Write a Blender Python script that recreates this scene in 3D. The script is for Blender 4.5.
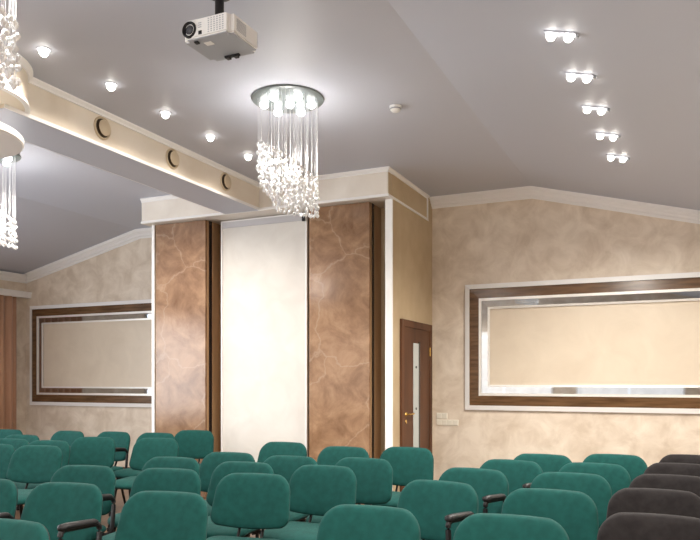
import bpy, bmesh, math, random
from mathutils import Vector, Matrix
random.seed(7)
D = bpy.data
for o in list(D.objects): D.objects.remove(o)
SC = bpy.context.scene
C = SC.collection
R = math.radians
PI = math.pi

# ------------------------------------------------------------------ camera, world, light, exposure
cam = D.cameras.new('camera'); cam.sensor_width = 36; cam.lens = 726/700*36
cam.shift_y = 110/700; cam.clip_start = .05
camera = D.objects.new('camera', cam); C.objects.link(camera)
camera.location = (0, 0, 1.385); camera.rotation_euler = (R(90), 0, R(24.5))
SC.camera = camera
world = D.worlds.new('world'); SC.world = world; world.use_nodes = True
world.node_tree.nodes['Background'].inputs[0].default_value = (.75, .85, 1, 1)
world.node_tree.nodes['Background'].inputs[1].default_value = .3
SC.view_settings.view_transform = 'Standard'; SC.view_settings.look = 'None'
SC.view_settings.exposure = 0.45; SC.view_settings.gamma = 1
SC.view_settings.use_curve_mapping = False

def area(name, loc, rot, sx, sy, power, col):
    l = D.lights.new(name, 'AREA'); l.shape = 'RECTANGLE'; l.size = sx; l.size_y = sy
    l.energy = power; l.color = col
    o = D.objects.new(name, l); C.objects.link(o); o.location = loc; o.rotation_euler = rot
    return o
DAY = (.88, .94, 1.0)
WIN_LEFT = [-.6, 1.9, 4.4]            # window centres along the left wall
WIN_FRONT = [-7.6, -4.4, -1.2]        # window centres along the wall behind the camera
P_LEFT, P_FRONT = 78, 11
for y in WIN_LEFT: area('daylight', (-9.52, y, 1.65), (0, R(-90), 0), 1.9, 2.2, P_LEFT, DAY)
for x in WIN_FRONT: area('daylight', (x, -2.96, 1.75), (R(90), 0, 0), 2.5, 1.9, P_FRONT, DAY)
SPOT_W, TWIN_W, BULB_W = 62, 50, 5.5
def spot(loc, w, col, deg=150, rot=(0, 0, 0)):
    l = D.lights.new('lamp_light', 'SPOT'); l.energy = w; l.color = col; l.spot_size = R(deg); l.spot_blend = .7
    l.shadow_soft_size = .04
    o = D.objects.new('lamp_light', l); C.objects.link(o); o.location = loc; o.rotation_euler = rot
    return o
WARM = (1, .9, .79)

# ------------------------------------------------------------------ helpers
def mat(name, col, rough=.5, metal=0, bump=0, bscale=100, col2=None, nscale=3, nrough=.5, detail=4, lo=.35, hi=.65, spec=.5, sheen=0, emit=0, coat=0, dist=0, stretch=None):
    m = D.materials.new(name); m.use_nodes = True
    nt = m.node_tree; b = nt.nodes['Principled BSDF']
    b.inputs['Base Color'].default_value = (*col, 1); b.inputs['Roughness'].default_value = rough
    b.inputs['Metallic'].default_value = metal; b.inputs['Specular IOR Level'].default_value = spec
    if sheen:
        b.inputs['Sheen Weight'].default_value = sheen; b.inputs['Sheen Roughness'].default_value = .5
    if coat:
        b.inputs['Coat Weight'].default_value = coat; b.inputs['Coat Roughness'].default_value = .08
    if emit:
        b.inputs['Emission Color'].default_value = (*col, 1); b.inputs['Emission Strength'].default_value = emit
    if col2 or bump:
        tc = nt.nodes.new('ShaderNodeTexCoord'); mp = nt.nodes.new('ShaderNodeMapping')
        nt.links.new(tc.outputs['Object'], mp.inputs['Vector'])
        if stretch: mp.inputs['Scale'].default_value = stretch
    if col2:
        n = nt.nodes.new('ShaderNodeTexNoise'); n.inputs['Scale'].default_value = nscale
        n.inputs['Detail'].default_value = detail; n.inputs['Roughness'].default_value = nrough; n.inputs['Distortion'].default_value = dist
        r = nt.nodes.new('ShaderNodeValToRGB')
        r.color_ramp.elements[0].position = lo; r.color_ramp.elements[0].color = (*col, 1)
        r.color_ramp.elements[1].position = hi; r.color_ramp.elements[1].color = (*col2, 1)
        nt.links.new(mp.outputs[0], n.inputs['Vector']); nt.links.new(n.outputs['Fac'], r.inputs[0])
        nt.links.new(r.outputs[0], b.inputs['Base Color'])
    if bump:
        n2 = nt.nodes.new('ShaderNodeTexNoise'); n2.inputs['Scale'].default_value = bscale; n2.inputs['Detail'].default_value = 2
        nt.links.new(mp.outputs[0], n2.inputs['Vector'])
        bp = nt.nodes.new('ShaderNodeBump'); bp.inputs['Strength'].default_value = bump; bp.inputs['Distance'].default_value = .004
        nt.links.new(n2.outputs['Fac'], bp.inputs['Height']); nt.links.new(bp.outputs[0], b.inputs['Normal'])
    return m

def marble(name, dark, light, vein):
    m = mat(name, dark, rough=.17, col2=light, nscale=3.2, nrough=.68, detail=14, lo=.32, hi=.68, dist=.5, spec=.5)
    nt = m.node_tree; b = nt.nodes['Principled BSDF']
    base = b.inputs['Base Color'].links[0].from_socket
    tc = nt.nodes['Texture Coordinate']
    nz = nt.nodes.new('ShaderNodeTexNoise'); nz.inputs['Scale'].default_value = 3; nz.inputs['Detail'].default_value = 4
    va = nt.nodes.new('ShaderNodeVectorMath'); va.operation = 'MULTIPLY_ADD'; va.inputs[1].default_value = (.35, .35, .35)
    nt.links.new(tc.outputs['Object'], nz.inputs['Vector']); nt.links.new(nz.outputs['Color'], va.inputs[0]); nt.links.new(tc.outputs['Object'], va.inputs[2])
    v = nt.nodes.new('ShaderNodeTexVoronoi'); v.feature = 'DISTANCE_TO_EDGE'; v.inputs['Scale'].default_value = 1.0
    nt.links.new(va.outputs[0], v.inputs['Vector'])
    r = nt.nodes.new('ShaderNodeValToRGB'); r.color_ramp.elements[0].position = 0; r.color_ramp.elements[0].color = (.3, .3, .3, 1)
    r.color_ramp.elements[1].position = .012; r.color_ramp.elements[1].color = (0, 0, 0, 1)
    nt.links.new(v.outputs['Distance'], r.inputs[0])
    mx = nt.nodes.new('ShaderNodeMix'); mx.data_type = 'RGBA'; mx.inputs['B'].default_value = (*vein, 1)
    fac = [i for i in mx.inputs if i.type == 'VALUE'][0]
    ca = [i for i in mx.inputs if i.type == 'RGBA'][0]; cb = [i for i in mx.inputs if i.type == 'RGBA'][1]
    cb.default_value = (*vein, 1)
    nt.links.new(r.outputs[0], fac); nt.links.new(base, ca)
    nt.links.new([o for o in mx.outputs if o.type == 'RGBA'][0], b.inputs['Base Color'])
    return m

M = {}
M['plaster'] = mat('venetian plaster', (.595, .495, .39), .38, col2=(.79, .70, .59), nscale=3.6, nrough=.62, detail=12, lo=.36, hi=.64, dist=.6, bump=.04, bscale=14)
M['plaster_panel'] = mat('panel plaster', (.60, .51, .40), .4, col2=(.69, .60, .48), nscale=2.6, nrough=.6, detail=8, lo=.25, hi=.75, dist=.7)
M['plaster_pale'] = mat('pale plaster', (.72, .67, .60), .42, col2=(.82, .78, .72), nscale=2.6, detail=7, lo=.32, hi=.68, dist=.6)
M['beam'] = mat('beam plaster', (.68, .60, .49), .4, col2=(.76, .69, .59), nscale=2.6, detail=7, lo=.32, hi=.68, dist=.6)
M['shaded_plaster'] = mat('shaded tan plaster', (.47, .36, .22), .5, col2=(.53, .42, .27), nscale=4, detail=6)  # for side faces turned from the light, their shade put into the tan
M['cream'] = mat('polished cream plaster', (.655, .635, .60), .45, spec=.3, col2=(.735, .72, .685), nscale=3.2, detail=7, lo=.3, hi=.7, dist=.8)
M['ceiling'] = mat('ceiling paint', (.52, .545, .625), .5, spec=.25)
M['white'] = mat('white moulding paint', (.85, .845, .84), .4)
M['soffit_under'] = M['ceiling']
M['marble'] = marble('brown marble', (.15, .075, .037), (.38, .235, .14), (.52, .40, .30))
M['wood'] = mat('dark wood', (.075, .030, .014), .5, spec=.25, col2=(.13, .056, .027), nscale=5, detail=6, stretch=(1, 1, .12))
M['wood_side'] = mat('brown wood side', (.36, .21, .105), .35, col2=(.48, .30, .16), nscale=5, detail=6, stretch=(1, 1, .15))
M['dark_strip'] = mat('dark gloss strip', (.025, .018, .016), .15)
M['frame_wood'] = mat('frame wood', (.085, .043, .018), .24, col2=(.16, .085, .038), nscale=30, detail=5, stretch=(.1, .1, 1))
M['mirror'] = mat('bevelled mirror', (.50, .525, .55), .03, 1)
M['silver'] = mat('silver bead', (.78, .76, .72), .35, .3)
M['rail'] = mat('grey rail', (.50, .50, .53), .3)
M['floor'] = mat('brown floor', (.10, .055, .032), .35, col2=(.18, .105, .062), nscale=4, detail=6, stretch=(8, .7, 1))
M['green'] = mat('green fabric', (.005, .050, .044), .85, col2=(.007, .064, .057), nscale=22, detail=4, bump=.25, bscale=420, sheen=.04, spec=.15)
M['blackfab'] = mat('black fabric', (.011, .009, .0095), .85, col2=(.018, .0155, .016), nscale=24, detail=4, bump=.25, bscale=420, sheen=.06, spec=.15)
M['black'] = mat('black plastic', (.010, .009, .010), .48, spec=.3)
M['blackmetal'] = mat('black metal tube', (.014, .013, .013), .3, .3)
M['chrome'] = mat('chrome', (.8, .8, .82), .15, 1)
M['brass'] = mat('brass', (.75, .5, .16), .25, 1)
M['glass_strip'] = mat('frosted glass', (.55, .6, .6), .25)
M['curtain'] = mat('curtain cloth', (.48, .27, .17), .75, col2=(.58, .34, .22), nscale=9, detail=3, stretch=(1, 1, .1), sheen=.3)
M['lamp'] = mat('lit lamp', (1, .95, .86), .4, emit=9)
M['bulb'] = mat('lit bulb', (1, .98, .95), .4, emit=6)
M['proj_white'] = mat('projector white plastic', (.80, .80, .79), .38)
M['proj_grey'] = mat('projector underside', (.36, .38, .42), .5)
M['lens'] = mat('lens glass', (.03, .03, .035), .06, coat=.5)
M['vent_shade'] = mat('vent shade', (.09, .06, .035), .6)
M['vent_cream'] = mat('vent enamel', (.56, .46, .32), .35)
M['switch'] = mat('cream switch plastic', (.76, .72, .62), .35)
M['steel_plate'] = mat('mirror steel plate', (.13, .155, .16), .3)
M['thread'] = mat('nylon thread', (.6, .61, .63), .35)
def crystal_mat():
    m = D.materials.new('crystal'); m.use_nodes = True; nt = m.node_tree; b = nt.nodes['Principled BSDF']
    b.inputs['Base Color'].default_value = (.95, .95, .96, 1); b.inputs['Roughness'].default_value = .05
    b.inputs['Transmission Weight'].default_value = .22; b.inputs['IOR'].default_value = 1.6
    b.inputs['Specular IOR Level'].default_value = .8
    return m
M['crystal'] = crystal_mat()

def link(name, me, parent=None):
    o = D.objects.new(name, me); C.objects.link(o)
    if parent: o.parent = parent
    return o
def mesh(name, bm, m, smooth=False, angle=None):
    bmesh.ops.recalc_face_normals(bm, faces=bm.faces)
    me = D.meshes.new(name); bm.to_mesh(me); bm.free(); me.materials.append(M[m])
    if smooth or angle:
        for p in me.polygons: p.use_smooth = True
        if angle: me.set_sharp_from_angle(angle=R(angle))
    return me
def obj(name, bm, m, parent=None, smooth=False, angle=None): return link(name, mesh(name, bm, m, smooth, angle), parent)
def struct(name, bm, m, parent=None, **k):
    o = obj(name, bm, m, parent, **k)
    if not parent: o['kind'] = 'structure'
    return o
def tag(o, label, cat, group=None):
    o['label'] = label; o['category'] = cat
    if group: o['group'] = group
    return o
def thing(name, label, cat, loc=(0, 0, 0), rz=0, group=None):
    o = D.objects.new(name, None); C.objects.link(o); o.location = loc; o.rotation_euler = (0, 0, rz); o.empty_display_size = .1
    return tag(o, label, cat, group)
def dup(root, label, loc, rz=0):
    r = root.copy(); C.objects.link(r); r.location = loc; r.rotation_euler = (0, 0, rz); r['label'] = label
    for ch in list(root.children):
        c = ch.copy(); C.objects.link(c); c.parent = r
        for g in list(ch.children):
            d = g.copy(); C.objects.link(d); d.parent = c
    return r
def box(bm, x0, x1, y0, y1, z0, z1, bev=0, seg=2):
    g = bmesh.ops.create_cube(bm, size=1, matrix=Matrix.Translation(((x0+x1)/2, (y0+y1)/2, (z0+z1)/2)) @ Matrix.Diagonal((abs(x1-x0), abs(y1-y0), abs(z1-z0), 1)))
    if bev:
        es = list({e for v in g['verts'] for e in v.link_edges})
        bmesh.ops.bevel(bm, geom=es, offset=bev, segments=seg, affect='EDGES', profile=.5)
    return bm
def B(*a, **k): return box(bmesh.new(), *a, **k)
def prism(bm, poly, fn, t0, t1):
    """poly of 2D points, fn(a, b, t) -> 3D, extruded from t0 to t1"""
    v0 = [bm.verts.new(fn(a, b, t0)) for a, b in poly]; v1 = [bm.verts.new(fn(a, b, t1)) for a, b in poly]
    n = len(poly)
    bm.faces.new(v0); bm.faces.new(list(reversed(v1)))
    for i in range(n): bm.faces.new((v0[i], v1[i], v1[(i+1) % n], v0[(i+1) % n]))
    return bm
def sweep(bm, path, profile, out, closed=False):
    """profile (a, b) swept along path; a along out[i] per path point, b straight down"""
    rings = []
    for P, o in zip(path, out):
        P = Vector(P); o = Vector(o)
        rings.append([bm.verts.new(P + o*a + Vector((0, 0, -b))) for a, b in profile])
    n = len(profile)
    for k in range(len(rings)-1):
        for i in range(n): bm.faces.new((rings[k][i], rings[k+1][i], rings[k+1][(i+1) % n], rings[k][(i+1) % n]))
    bm.faces.new(rings[0]); bm.faces.new(list(reversed(rings[-1])))
    return bm
def tube(bm, pts, r, n=8, flat=1.0):
    pts = [Vector(p) for p in pts]; rings = []
    ref = Vector((0, 0, 1))
    for i, p in enumerate(pts):
        d = (pts[min(i+1, len(pts)-1)] - pts[max(i-1, 0)]).normalized()
        a = d.cross(ref)
        if a.length < .05: a = d.cross(Vector((0, 1, 0)))
        a.normalize(); b = d.cross(a).normalized()
        rr = r[i] if isinstance(r, (list, tuple)) else r
        rings.append([bm.verts.new(p + a*math.cos(2*PI*k/n)*rr*flat + b*math.sin(2*PI*k/n)*rr) for k in range(n)])
    for i in range(len(rings)-1):
        for k in range(n): bm.faces.new((rings[i][k], rings[i][(k+1) % n], rings[i+1][(k+1) % n], rings[i+1][k]))
    bm.faces.new(rings[0]); bm.faces.new(list(reversed(rings[-1])))
    return bm
def rounded(pts, rad, seg=5):
    """polyline with rounded corners"""
    pts = [Vector(p) for p in pts]; out = [pts[0]]
    for i in range(1, len(pts)-1):
        a = (pts[i-1]-pts[i]); b = (pts[i+1]-pts[i]); ra = min(rad, a.length*.49, b.length*.49)
        p0 = pts[i]+a.normalized()*ra; p1 = pts[i]+b.normalized()*ra
        for k in range(seg+1):
            t = k/seg; out.append(p0*(1-t)**2 + pts[i]*2*t*(1-t) + p1*t*t)
    out.append(pts[-1]); return out
def lathe(bm, prof, n=32, mtx=None):
    """profile (r, z) revolved about z"""
    rings = []
    for r, z in prof:
        if r < 1e-6: rings.append([bm.verts.new((0, 0, z))])
        else: rings.append([bm.verts.new((r*math.cos(2*PI*k/n), r*math.sin(2*PI*k/n), z)) for k in range(n)])
    for a, b in zip(rings, rings[1:]):
        for k in range(n):
            q = [a[k % len(a)], a[(k+1) % len(a)], b[(k+1) % len(b)], b[k % len(b)]]
            u = []
            for v in q:
                if v not in u: u.append(v)
            if len(u) > 2: bm.faces.new(u)
    if mtx: bmesh.ops.transform(bm, matrix=mtx, verts=bm.verts)
    return bm
def ring_frame(bm, x0, x1, z0, z1, w, y0, y1, wi=None):
    """mitred rectangular frame, outer rectangle x0..x1, z0..z1, width w inward; front face at y0 outer edge, y1 inner edge"""
    yb = max(y0, y1) + .012
    outer = [(x0, z0), (x1, z0), (x1, z1), (x0, z1)]; inner = [(x0+w, z0+w), (x1-w, z0+w), (x1-w, z1-w), (x0+w, z1-w)]
    fo = [bm.verts.new((x, y0, z)) for x, z in outer]; fi = [bm.verts.new((x, y1, z)) for x, z in inner]
    bo = [bm.verts.new((x, yb, z)) for x, z in outer]; bi = [bm.verts.new((x, yb, z)) for x, z in inner]
    for k in range(4):
        j = (k+1) % 4
        bm.faces.new((fo[k], fo[j], fi[j], fi[k])); bm.faces.new((bo[k], bi[k], bi[j], bo[j]))
        bm.faces.new((fo[k], bo[k], bo[j], fo[j])); bm.faces.new((fi[k], fi[j], bi[j], bi[k]))
    return bm

# ------------------------------------------------------------------ room shell
XL, XR, YB, YF = -9.56, .90, 8.45, -3.0
KL, KR, ZC = -7.24, -1.55, 3.588         # ceiling breaks and flat height
ZL, ZR = 3.055, 2.955                     # eaves heights
def zc(x):
    if x < KL: return ZC - (KL-x)*(ZC-ZL)/(KL-XL)
    if x > KR: return ZC - (x-KR)*(ZC-ZR)/(XR-KR)
    return ZC
struct('floor', B(XL-.15, XR+.15, YF-.15, YB+.15, -.12, 0), 'floor')
fxz = lambda a, b, t: (a, t, b)
bm = prism(bmesh.new(), [(XL-.15, ZL-.035), (KL, ZC), (KR, ZC), (XR+.15, ZR-.036), (XR+.15, ZC+.2), (XL-.15, ZC+.2)], fxz, YF-.15, YB+.15)
struct('ceiling', bm, 'ceiling')
gable = [(XL-.15, 0), (XR+.15, 0), (XR+.15, ZR-.03), (KR, ZC+.01), (KL, ZC+.01), (XL-.15, ZL-.03)]
struct('wall_back', prism(bmesh.new(), gable, fxz, YB, YB+.15), 'plaster')
struct('wall_front', prism(bmesh.new(), gable, fxz, YF-.15, YF), 'plaster')
struct('wall_left', B(XL-.15, XL, YF, YB, 0, ZL), 'plaster')
struct('wall_right', B(XR, XR+.15, YF, YB, 0, ZR), 'plaster')
CORN = [(0, 0), (.108, 0), (.108, .022), (.092, .022), (.092, .036), (.072, .052), (.06, .07), (.044, .07), (.044, .086), (.026, .102), (.014, .102), (.014, .122), (0, .122)]
E_ = .004
xs = [XL+.001, KL, KR, XR-.001]
struct('trim_1', sweep(bmesh.new(), [(x, YB-.0005, zc(x)-.0005) for x in xs], CORN, [(0, -1, 0)]*4), 'white')
struct('trim_2', sweep(bmesh.new(), [(XL+.001, YF, ZL), (XL+.001, YB-.001, ZL)], CORN, [(1, 0, 0)]*2), 'white')
struct('trim_3', sweep(bmesh.new(), [(XR-.001, YF, ZR), (XR-.001, YB-.001, ZR)], CORN, [(-1, 0, 0)]*2), 'white')
struct('baseboard_back', B(XL, XR, YB-.015, YB, 0, .09), 'wood')
struct('baseboard_left', B(XL, XL+.015, YF, YB-.02, 0, .09), 'wood')
struct('baseboard_right', B(XR-.015, XR, YF, YB-.02, 0, .09), 'wood')
# windows behind and beside the camera, the daylight comes in here
def window(n, x, y, side):
    s = 1.15 if side == 'left' else 1.3
    bm = bmesh.new()
    if side == 'left':
        a = lambda u0, u1, z0, z1: box(bm, XL, XL+.03, y+u0, y+u1, z0, z1)
    else:
        a = lambda u0, u1, z0, z1: box(bm, x+u0, x+u1, YF, YF+.03, z0, z1)
    a(-s, -s+.07, .75, 2.6); a(s-.07, s, .75, 2.6); a(-s, s, 2.53, 2.6); a(-s, s, .75, .82); a(-.03, .03, .82, 2.53)
    struct('window_%d' % n, bm, 'white')
k = 1
for y in WIN_LEFT: window(k, 0, y, 'left'); k += 1
for x in WIN_FRONT: window(k, x, 0, 'front'); k += 1

# ------------------------------------------------------------------ projecting wall block with niche
BX0, BX1, BY = -5.91, -2.752, 7.12
poly = [(BX0, BY), (BX0+.035, BY), (BX0+.035, 7.45), (-2.83, 7.45), (-2.83, BY), (BX1, BY), (BX1, YB), (BX0, YB)]
struct('wall_center', prism(bmesh.new(), poly, lambda a, b, t: (a, b, t), 0, ZC), 'shaded_plaster')
struct('trim_4', B(BX0-.005, BX0+.035, BY-.015, BY, 0, 3.284), 'white')
struct('trim_5', B(-2.83, BX1+.002, BY-.018, BY, 0, 3.284), 'white')
struct('trim_6', B(-5.105, -3.74, 7.435, 7.45, 0, 3.284), 'wood_side')
# soffit above the block
SX0, SX1, SY0, SY1, SZ = -5.98, -2.762, 7.00, 8.29, 3.285
struct('trim_7', B(SX0, SX1, SY0, SY1, SZ, ZC), 'plaster_pale')
SM = [(0, 0), (.03, 0), (.03, .012), (.012, .03), (.012, .045), (0, .045)]
SMB = [(0, 0), (.012, 0), (.018, .018), (.018, .03), (0, .03)]
def hcorner(prof, z): return sweep(bmesh.new(), [(SX0, SY0, z), (SX1, SY0, z), (SX1, SY1, z)], prof, [(0, -1, 0), (1, -1, 0), (1, 0, 0)])
struct('trim_8', hcorner(SM, ZC-.0005), 'white')
struct('trim_9', hcorner(SMB, SZ+.03), 'white')
struct('trim_10', B(SX1, SX1+.015, SY1-.05, SY1, SZ, ZC-.045), 'white')
struct('trim_11', B(SX1-.01, SX1+.006, SY0+.02, SY1-.05, SZ+.03, ZC-.045), 'shaded_plaster')  # soffit side panel, its shade painted in with the darker plaster
# beam along the middle of the ceiling
TX0, TX1, TY0, TZ = -4.755, -4.31, 3.62, 3.287
struct('trim_12', B(TX0, TX1, TY0, SY0, TZ+.006, ZC), 'beam')
struct('trim_13', B(TX0+.002, TX1-.002, TY0, SY0, TZ, TZ+.006), 'ceiling')
for k, (x, o) in enumerate(((TX1, 1), (TX0, -1))):
    struct('trim_%d' % (14+2*k), sweep(bmesh.new(), [(x, TY0, ZC-.0005), (x, SY0-.03, ZC-.0005)], SM, [(o, 0, 0)]*2), 'white')
    struct('trim_%d' % (15+2*k), sweep(bmesh.new(), [(x, TY0, TZ+.03), (x, SY0-.0, TZ+.03)], [(0, 0), (.008, 0), (.012, .028), (0, .028)], [(o, 0, 0)]*2), 'white')

# marble pilasters
def pilaster(label, x0, x1):
    t = thing('marble_pilaster', label, 'pilaster', ((x0+x1)/2, 7.28, 0), 0, 'marble pilasters beside the cream panel')
    w = (x1-x0)/2
    obj('marble_slab', B(-w, w, -.18, -.145, 0, 3.28, bev=.003), 'marble', t)
    obj('wooden_body', B(-w+.006, w-.006, -.145, .165, 0, 3.28), 'wood_side', t)
    for s in (-1, 1):
        x = s*(w-.004)
        obj('dark_strip', B(min(x-.004, x+.004), max(x-.004, x+.004), -.10, -.045, 0, 3.28), 'dark_strip', t)
pilaster('brown veined marble pilaster left of the cream panel', -5.85, -5.115)
pilaster('brown veined marble pilaster right of the cream panel, next to the door corner', -3.73, -3.01)
# cream panel between them
t = thing('wall_panel', 'tall polished cream panel with thin white edge between the two marble pilasters', 'wall panel', (-4.416, 7.34, 0))
W = .579
obj('panel_body', B(-W+.01, W-.01, -.06, .095, 0, 3.275), 'wood', t)
obj('panel_face', B(-W+.018, W-.018, -.085, -.06, 0, 3.26), 'cream', t)
bm = bmesh.new()
box(bm, -W, -W+.02, -.095, -.06, 0, 3.275); box(bm, W-.02, W, -.095, -.06, 0, 3.275); box(bm, -W+.02, W-.02, -.095, -.06, 3.26, 3.275)
obj('panel_edge', bm, 'white', t)
obj('top_rail', B(-W+.02, W-.02, -.10, -.085, 3.19, 3.26), 'rail', t)
obj('bracket', B(W-.05, W-.018, -.125, -.10, 3.175, 3.225, bev=.005), 'black', t)

# ------------------------------------------------------------------ framed wall panels
def framed(label, x0, x1, z0, z1):
    t = thing('framed_wall_panel', label, 'wall panel', ((x0+x1)/2, YB, 0), 0, 'framed panels on the back wall')
    a = (x1-x0)/2; y = 0
    obj('outer_moulding', ring_frame(bmesh.new(), -a, a, z0, z1, .055, -.03, -.045), 'white', t)
    o = .055
    obj('wooden_frame', ring_frame(bmesh.new(), -a+o, a-o, z0+o, z1-o, .115, -.032, -.04), 'frame_wood', t); o += .115
    obj('outer_bead', ring_frame(bmesh.new(), -a+o, a-o, z0+o, z1-o, .03, -.046, -.046), 'silver', t); o += .03
    obj('mirror_strip', ring_frame(bmesh.new(), -a+o, a-o, z0+o, z1-o, .075, -.034, -.033), 'mirror', t); o += .075
    obj('inner_bead', ring_frame(bmesh.new(), -a+o, a-o, z0+o, z1-o, .024, -.044, -.040), 'silver', t); o += .024
    obj('plaster_field', B(-a+o-.002, a-o+.002, -.022, -.002, z0+o-.002, z1-o+.002), 'plaster_panel', t)
framed('wide mirror-edged plaster panel in brown frame on back wall right of the door', -2.335, .67, 1.03, 2.515)
framed('mirror-edged plaster panel in brown frame on back wall between curtain and left pilaster', -9.455, -6.46, .985, 2.562)

# ------------------------------------------------------------------ door on the side of the block
d = D.objects.new('door_1', None); C.objects.link(d); d.location = (BX1, 7.845, 0); d['kind'] = 'structure'
bm = bmesh.new()
box(bm, 0, .03, -.52, -.445, 0, 2.045, bev=.004); box(bm, 0, .03, .445, .52, 0, 2.045, bev=.004); box(bm, 0, .03, -.445, .445, 1.965, 2.045, bev=.004)
obj('casing', bm, 'wood', d)
leaf = obj('leaf', B(0, .018, -.445, .445, 0, 1.965), 'wood', d)
gl = obj('glass_strip', B(.014, .022, -.135, .045, .22, 1.80), 'glass_strip', leaf)
obj('strip_edge', B(.014, .025, .045, .085, .2, 1.82), 'dark_strip', leaf)
for z in (.35, 1.06, 1.53): obj('stud', lathe(bmesh.new(), [(0, .006), (.014, .005), (.016, 0), (.016, -.004)], 12, Matrix.Translation((.022, -.05, z)) @ Matrix.Rotation(R(90), 4, 'Y')), 'black', leaf)
bm = lathe(bmesh.new(), [(0, .02), (.012, .02), (.024, .006), (.026, 0)], 16, Matrix.Translation((.018, -.375, 1.01)) @ Matrix.Rotation(R(90), 4, 'Y'))
tube(bm, rounded([(.03, -.375, 1.01), (.065, -.375, 1.01), (.07, -.26, 1.012), (.066, -.24, 1.012)], .02), .009)
obj('handle', bm, 'brass', leaf, smooth=True)
obj('keyhole', lathe(bmesh.new(), [(0, .006), (.02, .006), (.023, 0)], 16, Matrix.Translation((.018, -.375, .93)) @ Matrix.Rotation(R(90), 4, 'Y')), 'brass', leaf)
for z in (.25, 1.72): obj('hinge', tube(bmesh.new(), [(.026, .44, z-.05), (.026, .44, z+.05)], .009), 'brass', d)

# switches on the back wall beside the door
def switches(label, x, z, n):
    t = thing('switch_plate', label, 'light switch', (x, YB, z), 0, 'switch plates beside the door')
    p = .068; w = n*p/2
    obj('plate', B(-w, w, -.009, 0, -.036, .036, bev=.003), 'switch', t)
    for k in range(n):
        c = -w+p*(k+.5)
        obj('rocker', B(c-.026, c+.026, -.014, -.008, -.027, .027, bev=.002), 'switch', t)
switches('short cream plate of two switches right of the door, the upper one', -2.626, .952, 2)
switches('long cream plate of four switches right of the door, below the shorter one', -2.558, .872, 4)

# ------------------------------------------------------------------ curtain and pelmet at the left wall
bm = bmesh.new(); cols = []
n = 90
for i in range(n+1):
    y = 7.2 + 1.0*i/n
    x = .055 + .028*math.sin(y*46) + .010*math.sin(y*17+1)
    cols.append([bm.verts.new((XL+x+dx*(1+.25*(3-z)/3), y, z)) for dx, z in ((0, .03), (0, 2.69), (-.01, 2.69), (-.01, .03))])
for a, b in zip(cols, cols[1:]):
    for k in range(4): bm.faces.new((a[k], b[k], b[(k+1) % 4], a[(k+1) % 4]))
bm.faces.new(cols[0]); bm.faces.new(cols[-1])
tag(obj('curtain', bm, 'curtain', smooth=True), 'reddish brown pleated curtain hanging at the left edge under the white pelmet', 'curtain')
bm = bmesh.new(); box(bm, XL, XL+.11, 5.5, YB, 2.69, 2.755); box(bm, XL, XL+.125, 5.5, YB, 2.755, 2.785)
tag(obj('pelmet', bm, 'white'), 'white pelmet board above the curtain at the left wall', 'pelmet')

# ------------------------------------------------------------------ round drum with disc under it, around the end of the beam
t = thing('ceiling_drum', 'round cream ceiling drum with white disc below, at the end of the beam', 'ceiling feature', (-4.585, 3.40, ZC))
obj('drum', lathe(bmesh.new(), [(0, 0), (.5, 0), (.5, -.27), (0, -.27)], 72), 'beam', t, angle=40)
obj('top_moulding', lathe(bmesh.new(), [(.5, -.0005), (.535, -.0005), (.535, -.012), (.512, -.03), (.512, -.045), (.5, -.045)], 72), 'white', t, angle=40)
obj('bottom_moulding', lathe(bmesh.new(), [(.5, -.235), (.508, -.24), (.515, -.272), (.48, -.276), (.48, -.27)], 72), 'white', t, angle=40)
obj('stem', lathe(bmesh.new(), [(0, -.27), (.2, -.27), (.2, -.49), (0, -.49)], 40), 'beam', t, angle=40)
obj('disc', lathe(bmesh.new(), [(0, -.485), (.465, -.485), (.475, -.495), (.475, -.535), (.465, -.545), (0, -.545)], 72), 'white', t, angle=40)

# ------------------------------------------------------------------ round vents on the beam
def vent(label, y):
    t = thing('air_vent', label, 'air vent', (TX1, y, 3.445), 0, 'round vents on the beam')
    mt = Matrix.Rotation(R(90), 4, 'Y')
    obj('rim', lathe(bmesh.new(), [(.094, 0), (.094, .008), (.086, .016), (.078, .012), (.074, .002)], 36, mt), 'vent_cream', t, angle=40)
    obj('throat', lathe(bmesh.new(), [(.078, .006), (.072, .003), (0, .003)], 36, mt), 'vent_shade', t, angle=40)  # flat disc, its dark colour stands in for shade in the recess
    obj('disc', lathe(bmesh.new(), [(0, .042), (.045, .042), (.064, .034), (.064, .029), (.02, .003)], 36, mt), 'vent_cream', t, angle=40)
vent('round cream vent on the beam, the one nearest the round drum', 4.565)
vent('middle one of the three round vents on the beam', 5.465)
vent('round cream vent on the beam, the one nearest the marble wall', 6.33)

# ------------------------------------------------------------------ ceiling spotlights
ORD = ['nearest', 'second', 'third', 'fourth', 'fifth']
mring = mesh('trim_ring', lathe(bmesh.new(), [(.036, .004), (.048, .004), (.05, 0), (.047, -.004), (.038, -.005), (.035, -.002)], 28), 'ceiling', angle=40)
mlens = mesh('lamp', lathe(bmesh.new(), [(0, -.050), (.015, -.046), (.027, -.035), (.031, -.020), (.031, .003), (0, .003)], 24), 'lamp', smooth=True)
for i in range(5):
    lab = 'round recessed ceiling spotlight right of the beam, ' + ['the one nearest the round drum', 'second from the round drum', 'third from the round drum', 'fourth from the round drum', 'the one beside the crystal chandelier'][i]
    loc = (-3.862, 3.555+.6275*i, ZC)
    t = thing('ceiling_spotlight', lab, 'ceiling light', loc, 0, 'spotlights along the beam')
    link('trim_ring', mring, t); link('lamp', mlens, t)
    spot((loc[0], loc[1], ZC-.03), SPOT_W, WARM)
    spot((-4.95-.25, loc[1], ZC-.03), SPOT_W, WARM)
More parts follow.
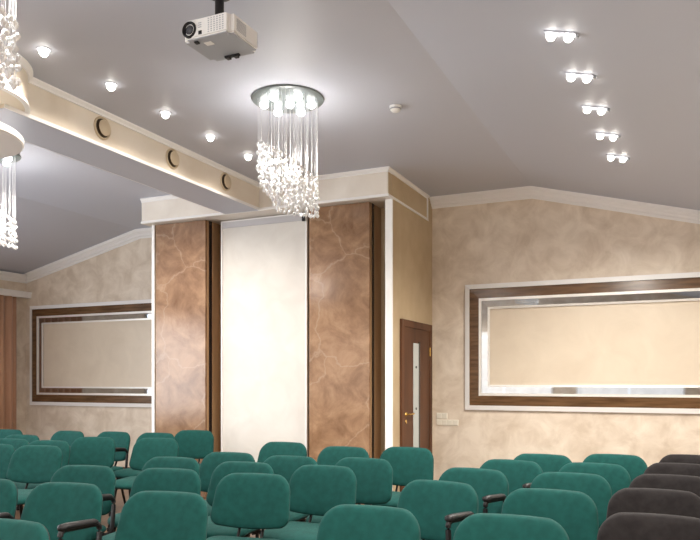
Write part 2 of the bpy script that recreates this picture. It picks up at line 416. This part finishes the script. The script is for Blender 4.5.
for i in range(5):   # the rows go on towards the room behind the camera
    spot((-3.88, .4-.6275*i, ZC-.03), SPOT_W*.7, WARM); spot((-5.2, .4-.6275*i, ZC-.03), SPOT_W*.7, WARM)
SL = math.atan((ZC-ZR)/(XR-KR))
mbase = mesh('base', B(-.09, .09, -.03, .03, -.007, .004, bev=.003), 'ceiling')
mtl = mesh('lamp', lathe(bmesh.new(), [(0, -.046), (.013, -.043), (.023, -.034), (.027, -.022), (.024, -.012), (.018, -.006), (0, -.006)], 24), 'lamp', smooth=True)
mshadow = mesh('shadow_tab', B(.088, .106, -.014, .014, -.018, .002, bev=.003), 'proj_grey')  # small grey tab standing in for the fixture's dark shadow mark
for i in range(5):
    x, y = -.62+.0305*i, 4.235+.6075*i
    lab = 'twin spotlight on the right slope of the ceiling, ' + ['nearest the camera, highest up', 'second from the camera end', 'middle one of five', 'second from the back wall', 'nearest the back wall'][i]
    t = thing('twin_spotlight', lab, 'ceiling light', (x, y, zc(x)), 0, 'twin spotlights on the sloped ceiling')
    t.rotation_euler = (0, SL, 0)
    link('base', mbase, t); link('shadow_tab', mshadow, t)
    for s in (-1, 1):
        o = link('lamp', mtl, t); o.location = (.05*s, 0, 0)
    spot((x, y, zc(x)-.06), TWIN_W*2, (1, .95, .87), 162)
for i in range(4): spot((-.625, 2.9-.9*i, zc(-.625)-.06), TWIN_W*2, (1, .95, .87), 162)

# ------------------------------------------------------------------ chandeliers
LAB = ['spiral crystal chandelier hanging right of the beam in front of the cream panel',
       'spiral crystal chandelier cut off by the top left corner of the photo',
       'spiral crystal chandelier cut off by the left edge, below the white disc']
t = thing('chandelier', LAB[0], 'chandelier', (-2.80, 4.97, ZC), 0, 'spiral crystal chandeliers')
obj('ceiling_plate', lathe(bmesh.new(), [(0, 0), (.28, 0), (.285, -.006), (.28, -.014), (.26, -.02), (0, -.02)], 56), 'steel_plate', t, angle=40)
mbulb = mesh('bulb', lathe(bmesh.new(), [(0, -.078), (.020, -.074), (.032, -.062), (.036, -.048), (.032, -.034), (.022, -.022), (.018, -.018), (0, -.018)], 20), 'bulb', smooth=True)
for k in range(7):
    o = link('bulb', mbulb, t); a = R(24.5) + k*PI/3
    o.location = (.185*math.cos(a), .185*math.sin(a), 0) if k < 6 else (.02, 0, 0)
bm = bmesh.new(); tube(bm, [(0, 0, 0), (0, 0, -1)], 00.0010, 5); mwire = mesh('thread', bm, 'thread')
def crystal_bm(bm, s, at=(0, 0, 0)):
    prof = [(0, s*1.15), (s*.55, s*.55), (s*.8, 0), (s*.55, -s*.55), (0, -s*1.25)]
    b2 = lathe(bmesh.new(), prof, 7); 
    me = D.meshes.new('tmp'); b2.to_mesh(me); b2.free(); me.transform(Matrix.Translation(at) @ Matrix.Rotation(random.random()*6, 4, 'Z')); bm.from_mesh(me); D.meshes.remove(me)
bm = bmesh.new(); crystal_bm(bm, .0165); mcry = mesh('crystal', bm, 'crystal')
def span(x, y):          # the crystals hang in a leaning swirl: high on one side, low on the other
    q = (x*.91+y*.415)/.236
    top = -.365-.15*(q+1)
    pts = [(-1.05, -.48), (-.8, -.70), (-.4, -.82), (.6, -.875), (1.05, -.91)]
    for (a, za), (b, zb) in zip(pts, pts[1:]):
        if q <= b: return top, za+(zb-za)*(max(q, a)-a)/(b-a)
    return top, pts[-1][1]
strands = []
for k in range(44):
    a = R(204.5) + k*2*PI/44; rho = .236 - .022*random.random()
    strands.append((rho*math.cos(a), rho*math.sin(a)))
for k in range(28):
    a = k*2.4; rho = .19*math.sqrt((k+.5)/28)
    strands.append((rho*math.cos(a), rho*math.sin(a)))
spots_ = []
for x, y in strands:
    zt, zb = span(x, y)
    o = link('thread', mwire, t); o.location = (x, y, -.018); o.scale = (1, 1, -zb-.018)
    nn = max(3, int((zt-zb)/.055))
    for q in range(nn+1):
        z = zt+(zb-zt)*q/nn + random.uniform(-.018, .018)*(0 < q < nn)
        spots_.append((x+random.uniform(-.014, .014)*(q > 0), y+random.uniform(-.014, .014)*(q > 0), z))
# the hundred nearest to the room's front are single crystals, the rest one cluster
spots_.sort(key=lambda p: p[1]*.91-p[0]*.41)
for p in spots_[:100]:
    o = link('crystal', mcry, t); o.location = p; o.rotation_euler = (0, 0, random.random()*3)
bm = bmesh.new()
for p in spots_[100:]: crystal_bm(bm, .0165, p)
o = obj('crystal_cluster', bm, 'crystal', t); o['kind'] = 'stuff'
dup(t, LAB[1], (-2.81, 2.12, ZC)); dup(t, LAB[2], (-6.12, 4.97, ZC))
for x, y in ((-2.8, 4.97), (-2.8, 2.15), (-6.12, 4.97), (-6.12, 2.15)):
    for k in range(3):
        l = D.lights.new('bulb_light', 'POINT'); l.energy = BULB_W; l.color = (1, .95, .88); l.shadow_soft_size = .03
        o = D.objects.new('bulb_light', l); C.objects.link(o); a = k*2.1
        o.location = (x+.12*math.cos(a), y+.12*math.sin(a), ZC-.5)

# ------------------------------------------------------------------ projector
PX, PY, PZ = -2.395, 3.33, 3.325
t = thing('projector', 'white projector hanging from the ceiling on a black pole, lens towards the camera', 'projector', (PX, PY+.13, ZC))
zz = PZ-ZC+.022
bm = B(-.165, .165, -.13, .17, zz-.052, zz+.055)
vs = [e for e in bm.edges if abs(e.verts[0].co.z-e.verts[1].co.z) > .05]
bmesh.ops.bevel(bm, geom=vs, offset=.03, segments=5, affect='EDGES')
bmesh.ops.bevel(bm, geom=[e for e in bm.edges if abs(e.verts[0].co.z-e.verts[1].co.z) < .001 and len(e.link_faces) == 2 and abs(e.link_faces[0].normal.z-e.link_faces[1].normal.z) > .5], offset=.008, segments=2, affect='EDGES')
body = obj('body', bm, 'proj_white', t, angle=35)
bm = B(-.158, .158, -.123, .163, zz-.056, zz-.050)
bmesh.ops.bevel(bm, geom=[e for e in bm.edges if abs(e.verts[0].co.z-e.verts[1].co.z) > .003], offset=.028, segments=5, affect='EDGES')
obj('underside', bm, 'proj_grey', t)
mt = Matrix.Translation((-.112, -.13, zz+.0)) @ Matrix.Rotation(R(90), 4, 'X')
ln = obj('lens_ring', lathe(bmesh.new(), [(.046, -.004), (.046, .006), (.040, .012), (.034, .006), (.030, -.0)], 32, mt), 'black', t, angle=40)
obj('lens_glass', lathe(bmesh.new(), [(0, .006), (.018, .004), (.032, -.002)], 24, mt), 'lens', ln, smooth=True)
obj('sensor_window', B(-.05, -.028, -.1325, -.128, zz-.038, zz-.018), 'black', t)
bm = bmesh.new()
for i in range(6):
    for j in range(7): box(bm, .012+i*.019, .021+i*.019, -.1312, -.129, zz-.036+j*.012, zz-.031+j*.012)
obj('front_vent', bm, 'proj_grey', t)
bm = bmesh.new()
for j in range(3): box(bm, -.052, -.030, -.1312, -.129, zz+.0+j*.012, zz+.004+j*.012)
obj('small_vent', bm, 'proj_grey', t)
bm = bmesh.new()
for j in range(9): box(bm, .163, .1662, -.075, .02, zz-.03+j*.0075, zz-.0265+j*.0075)
obj('side_vent', bm, 'proj_grey', t)
obj('badge', B(-.06, -.01, -.07, -.03, zz-.0575, zz-.0555), 'proj_white', t)
bm = bmesh.new(); box(bm, -.05, .05, .12, .142, zz-.066, zz-.055, bev=.003); box(bm, -.04, -.015, .115, .145, zz-.074, zz-.064); box(bm, .015, .04, .115, .145, zz-.074, zz-.064)
obj('rear_foot', bm, 'black', t)
obj('front_foot', B(-.10, -.075, -.105, -.08, zz-.066, zz-.055, bev=.003), 'black', t)
bm = bmesh.new(); box(bm, -.075, .075, -.045, .045, zz+.055, zz+.064); box(bm, -.035, .035, -.03, .03, zz+.064, zz+.085)
obj('mount_plate', bm, 'chrome', t)
obj('pole', tube(bmesh.new(), [(0, 0, zz+.08), (0, 0, -.02)], .026, 18), 'blackmetal', t, angle=40)
obj('ceiling_flange', lathe(bmesh.new(), [(0, 0), (.07, 0), (.07, -.012), (.03, -.03), (0, -.03)], 28), 'black', t, angle=40)

# smoke detector
t = thing('smoke_detector', 'small white smoke detector dome alone on the grey ceiling', 'smoke detector', (-2.09, 5.47, ZC))
obj('base', lathe(bmesh.new(), [(0, 0), (.05, 0), (.05, -.012), (0, -.012)], 28), 'proj_white', t, angle=40)
obj('dome', lathe(bmesh.new(), [(.042, -.012), (.042, -.03), (.03, -.042), (0, -.045)], 28), 'proj_white', t, angle=40)
obj('slot_ring', lathe(bmesh.new(), [(.044, -.018), (.046, -.02), (.046, -.026), (.044, -.028)], 28), 'proj_grey', t)

# ------------------------------------------------------------------ chairs
def outline(w, h, rt, rb, bow_t, bow_b, n=8):
    """rounded rectangle, centred at 0, corner radii top and bottom"""
    pts = []
    a, b = w/2, h/2
    for cx, cy, r, a0 in ((a-rt, b-rt, rt, 0), (-a+rt, b-rt, rt, 90), (-a+rb, -b+rb, rb, 180), (a-rb, -b+rb, rb, 270)):
        for k in range(n+1):
            t_ = R(a0+90*k/n); pts.append((cx+r*math.cos(t_), cy+r*math.sin(t_)))
    out = []
    for i, p in enumerate(pts):        # subdivide the straight runs
        q = pts[(i+1) % len(pts)]; d_ = math.hypot(q[0]-p[0], q[1]-p[1]); m = max(1, int(d_/.05))
        for k in range(m): out.append((p[0]+(q[0]-p[0])*k/m, p[1]+(q[1]-p[1])*k/m))
    return [(x, y + (bow_t if y > 0 else -bow_b)*(1-(x/a)**2)*(abs(y)/b)**2) for x, y in out]
def cushion(bm, ol, rings, fn):
    prev = None
    for k, (s, dp) in enumerate(rings):
        if s == 0: cur = [bm.verts.new(fn(0, 0, dp))]
        else: cur = [bm.verts.new(fn(x*s, y*s, dp)) for x, y in ol]
        if prev:
            n = max(len(prev), len(cur))
            for i in range(n):
                q = [prev[i % len(prev)], prev[(i+1) % len(prev)], cur[(i+1) % len(cur)], cur[i % len(cur)]]
                u = []
                for v in q:
                    if v not in u: u.append(v)
                if len(u) > 2: bm.faces.new(u)
        prev = cur
    return bm
BACK = [(0, 0), (.6, 0), (.92, 0), (.97, .003), (1, .012), (1.004, .022), (.992, .032), (.965, .040), (.92, .045), (.8, .050), (.55, .054), (.25, .056), (0, .057)]
SHELL = [(0, -.022), (.6, -.020), (.88, -.014), (.95, -.006), (.955, .004), (0, .004)]
def back_map(x, v, d):
    z = .670 + v*.97
    y = .2476 + .33*v - .95*x*x*.45
    return (x*(1-.055*(v/.15)), y + .030 - d, z)
ob = outline(.484, .292, .095, .055, .008, .026)
m_back = lambda m: mesh('backrest', cushion(bmesh.new(), ob, BACK, back_map), m, smooth=True)
me_shell = mesh('back_shell', cushion(bmesh.new(), ob, SHELL, back_map), 'black', smooth=True)
def seat_map(x, v, d):
    y = v
    drop = max(0, (-v-.10))*.0 + (max(0, -v-.09)/.13)**2*.022
    return (x, y-.005, .412 + d*.95 - drop + .10*x*x*.5)
os_ = outline(.472, .425, .075, .085, .0, .012)
m_seat = lambda m: mesh('seat', cushion(bmesh.new(), os_, BACK, seat_map), m, smooth=True)
me_sshell = mesh('seat_shell', cushion(bmesh.new(), os_, [(0, -.016), (.6, -.016), (.88, -.012), (.95, -.004), (.955, .004), (0, .004)], seat_map), 'black', smooth=True)
def leg_mesh(sx, sy):
    bm = bmesh.new()
    tube(bm, rounded([(sx*.19, sy*.03, .392), (sx*.205, sy*.12, .392), (sx*.232, sy*.205, .012)], .04), .013, 10)
    return mesh('leg', bm, 'blackmetal', smooth=True)
legs = [leg_mesh(a, b) for a in (-1, 1) for b in (-1, 1)]
def foot_mesh(sx, sy): return mesh('foot_cap', lathe(bmesh.new(), [(0, 0), (.016, 0), (.017, .03), (.013, .034), (0, .034)], 12, Matrix.Translation((sx*.232, sy*.205, 0))), 'black', angle=40)
feet = [foot_mesh(a, b) for a in (-1, 1) for b in (-1, 1)]
bm = bmesh.new()
tube(bm, [(-.19, -.1, .392), (.19, -.1, .392)], .011); tube(bm, [(-.19, .1, .392), (.19, .1, .392)], .011)
me_frame = mesh('seat_frame', bm, 'blackmetal', smooth=True)
def brk(x):
    bm = bmesh.new()
    tube(bm, rounded([(x, .10, .398), (x, .175, .405), (x, .235, .50), (x, .262, .60), (x, .285, .70)], .05), .013, 8, .6)
    return mesh('back_bracket', bm, 'black', smooth=True)
brks = [brk(-.075), brk(.075)]
def arm_mesh(s, x, dz):
    bm = bmesh.new()
    tube(bm, rounded([(s*.20, .12, .40), (x, .14, .41), (x, .165, .62+dz), (x, -.16, .645+dz), (x, -.13, .42), (s*.20, -.10, .40)], .045, 6), .014, 10)
    a = mesh('armrest', bm, 'black', smooth=True)
    bm = bmesh.new()
    tube(bm, [(x, .13, .632+dz), (x, .11, .636+dz), (x, -.10, .654+dz), (x, -.145, .655+dz), (x, -.16, .648+dz)], [.012, .017, .018, .018, .010], 10, 1.4)
    return a, mesh('arm_pad', bm, 'black', smooth=True)
ARMS = {1: arm_mesh(1, .285, .018), 3: arm_mesh(1, .25, .05)}
def chair(fab, arm, label, group):
    t = thing('conference_chair', label, 'chair', (0, 0, 0), 0, group)
    link('seat', ME[fab][0], t); link('backrest', ME[fab][1], t)
    link('seat_shell', me_sshell, t); link('back_shell', me_shell, t); link('seat_frame', me_frame, t)
    for l, f in zip(legs, feet): link('foot_cap', f, link('leg', l, t))
    for b in brks: link('back_bracket', b, t)
    if arm: link('arm_pad', ARMS[arm][1], link('armrest', ARMS[arm][0], t))
    return t
ME = {'green': (m_seat('green'), m_back('green')), 'blackfab': (m_seat('blackfab'), m_back('blackfab'))}
G, K = 'green conference chairs', 'black conference chairs'
CH = [
('a', -7.000, 5.655, 8, 0, 'green chair at the left edge of the photo, right in front of the curtain'),
('b', -6.159, 5.130, 8, 0, 'green chair at the left edge, one row in front of the chair at the curtain'),
('b2', -5.839, 4.721, 10, 0, 'green chair cut by the left edge, two rows in front of the curtain'),
('d', -6.205, 5.765, 0, 1, 'green back-row chair with black armrest under the middle of the left framed panel'),
('e', -5.66, 5.879, 0, 1, 'green back-row chair with black armrest under the right end of the left framed panel'),
('c', -5.350, 4.740, 10, 0, 'green chair mostly hidden behind the tilted green chair near the left edge'),
('f', -5.246, 5.232, 14, 0, 'green chair turned right, between the two back-row chairs under the left framed panel'),
('g', -4.994, 4.317, 14, 0, 'green chair turned to the right with whole backrest in view, near the left edge'),
('h', -5.483, 4.252, 12, 0, 'green chair at the left edge, only the right corner of its backrest in view'),
('i', -3.551, 3.366, 10, 1, 'green chair with black armrest directly behind the large armrest chair at lower left'),
('j', -3.036, 2.702, 9, 1, 'large green chair with curved black armrest at lower left'),
('k', -3.600, 2.640, 10, 1, 'green chair cut by the left edge, left of the large armrest chair'),
('l', -2.468, 1.804, 5, 0, 'green chair in the bottom left corner of the photo'),
('o', -5.095, 5.940, 6, 0, 'green chair in the back row at the left edge of the left marble pilaster'),
('p', -4.603, 5.381, 12, 0, 'green chair with seat in view, just before the back-row chair at the left pilaster'),
('q', -4.934, 6.444, 14, 0, 'rearmost green chair, standing against the right edge of the left marble pilaster'),
('r', -3.376, 4.022, 6, 0, 'green chair rearmost of the three one behind another left of the cream panel'),
('s', -2.949, 3.460, 9, 0, 'green chair, middle of the three one behind another left of the cream panel'),
('t', -2.335, 2.675, 9, 0, 'large green chair in the bottom row, frontmost of the three left of the cream panel'),
('v', -3.203, 4.493, 5, 0, 'green chair below the left edge of the cream panel, rearmost of three overlapping ones'),
('w', -2.731, 3.973, 5, 0, 'green chair below the cream panel, the middle one of three overlapping ones'),
('x', -2.317, 3.471, 9, 0, 'large green chair below the cream panel, frontmost of three overlapping ones, seat in view'),
('y', -3.288, 5.484, 3, 0, 'rearmost green chair at the right edge of the cream panel'),
('z', -2.648, 4.450, 2, 0, 'green chair just before the rearmost chair at the right edge of the cream panel'),
('aa', -2.154, 4.013, 1, 0, 'green chair with seat in view below the left side of the right marble pilaster'),
('bb', -2.613, 5.300, 0, 0, 'rearmost green chair standing before the right marble pilaster'),
('dd', -2.116, 4.543, -2, 0, 'green chair below the right edge of the right marble pilaster, in front of rearmost'),
('ee', -2.111, 5.477, 0, 0, 'green chair standing in front of the brown door'),
('ff', -1.247, 3.619, -8, 3, 'large green chair with black armrest below the light switches'),
('cc', -1.233, 2.713, 3, 0, 'large green chair at the bottom edge in the middle of the photo'),
('gg', -1.224, 4.269, -8, 3, 'green armrest chair below the left end of the right framed panel, second from front'),
('hh', -1.111, 4.857, -8, 3, 'green armrest chair below the left end of the right framed panel, third from front'),
('ii', -0.952, 5.359, -2, 0, 'rearmost green chair below the left part of the right framed panel'),
('jj', -0.599, 3.549, 0, 0, 'green chair second from the front in the column left of the black chairs'),
('kk', -0.616, 2.750, 2, 0, 'green chair in the bottom row nearest to the black chairs'),
('ll', -0.594, 4.291, 0, 0, 'green chair third from the front in the column left of the black chairs'),
('mm', -0.528, 4.897, -1, 0, 'green chair second from the back in the column left of the black chairs'),
('nn', -0.444, 5.573, 0, 0, 'rearmost green chair in the column left of the black chairs'),
('oo', 0.076, 5.773, 0, 2, 'rearmost black chair in the column at the right edge'),
('pp', 0.001, 5.123, 0, 2, 'second black chair from the back in the column at the right edge'),
('qq', -0.051, 4.443, 0, 2, 'middle black chair in the column at the right edge'),
('rr', -0.112, 3.790, 0, 2, 'second black chair from the front in the column at the right edge'),
('ss', -0.087, 3.020, 0, 2, 'frontmost black chair in the bottom right corner'),
]
proto = {}
for key, x, y, rz, kind, lab in CH:
    x += .02 if x < -1.9 else (-.015 if x < -.3 else 0)
    if kind not in proto:
        c = proto[kind] = chair('blackfab' if kind == 2 else 'green', kind if kind in ARMS else 0, lab, K if kind == 2 else G)
        c.location = (x, y, 0); c.rotation_euler = (0, 0, R(rz))
    else: dup(proto[kind], lab, (x, y, 0), R(rz))
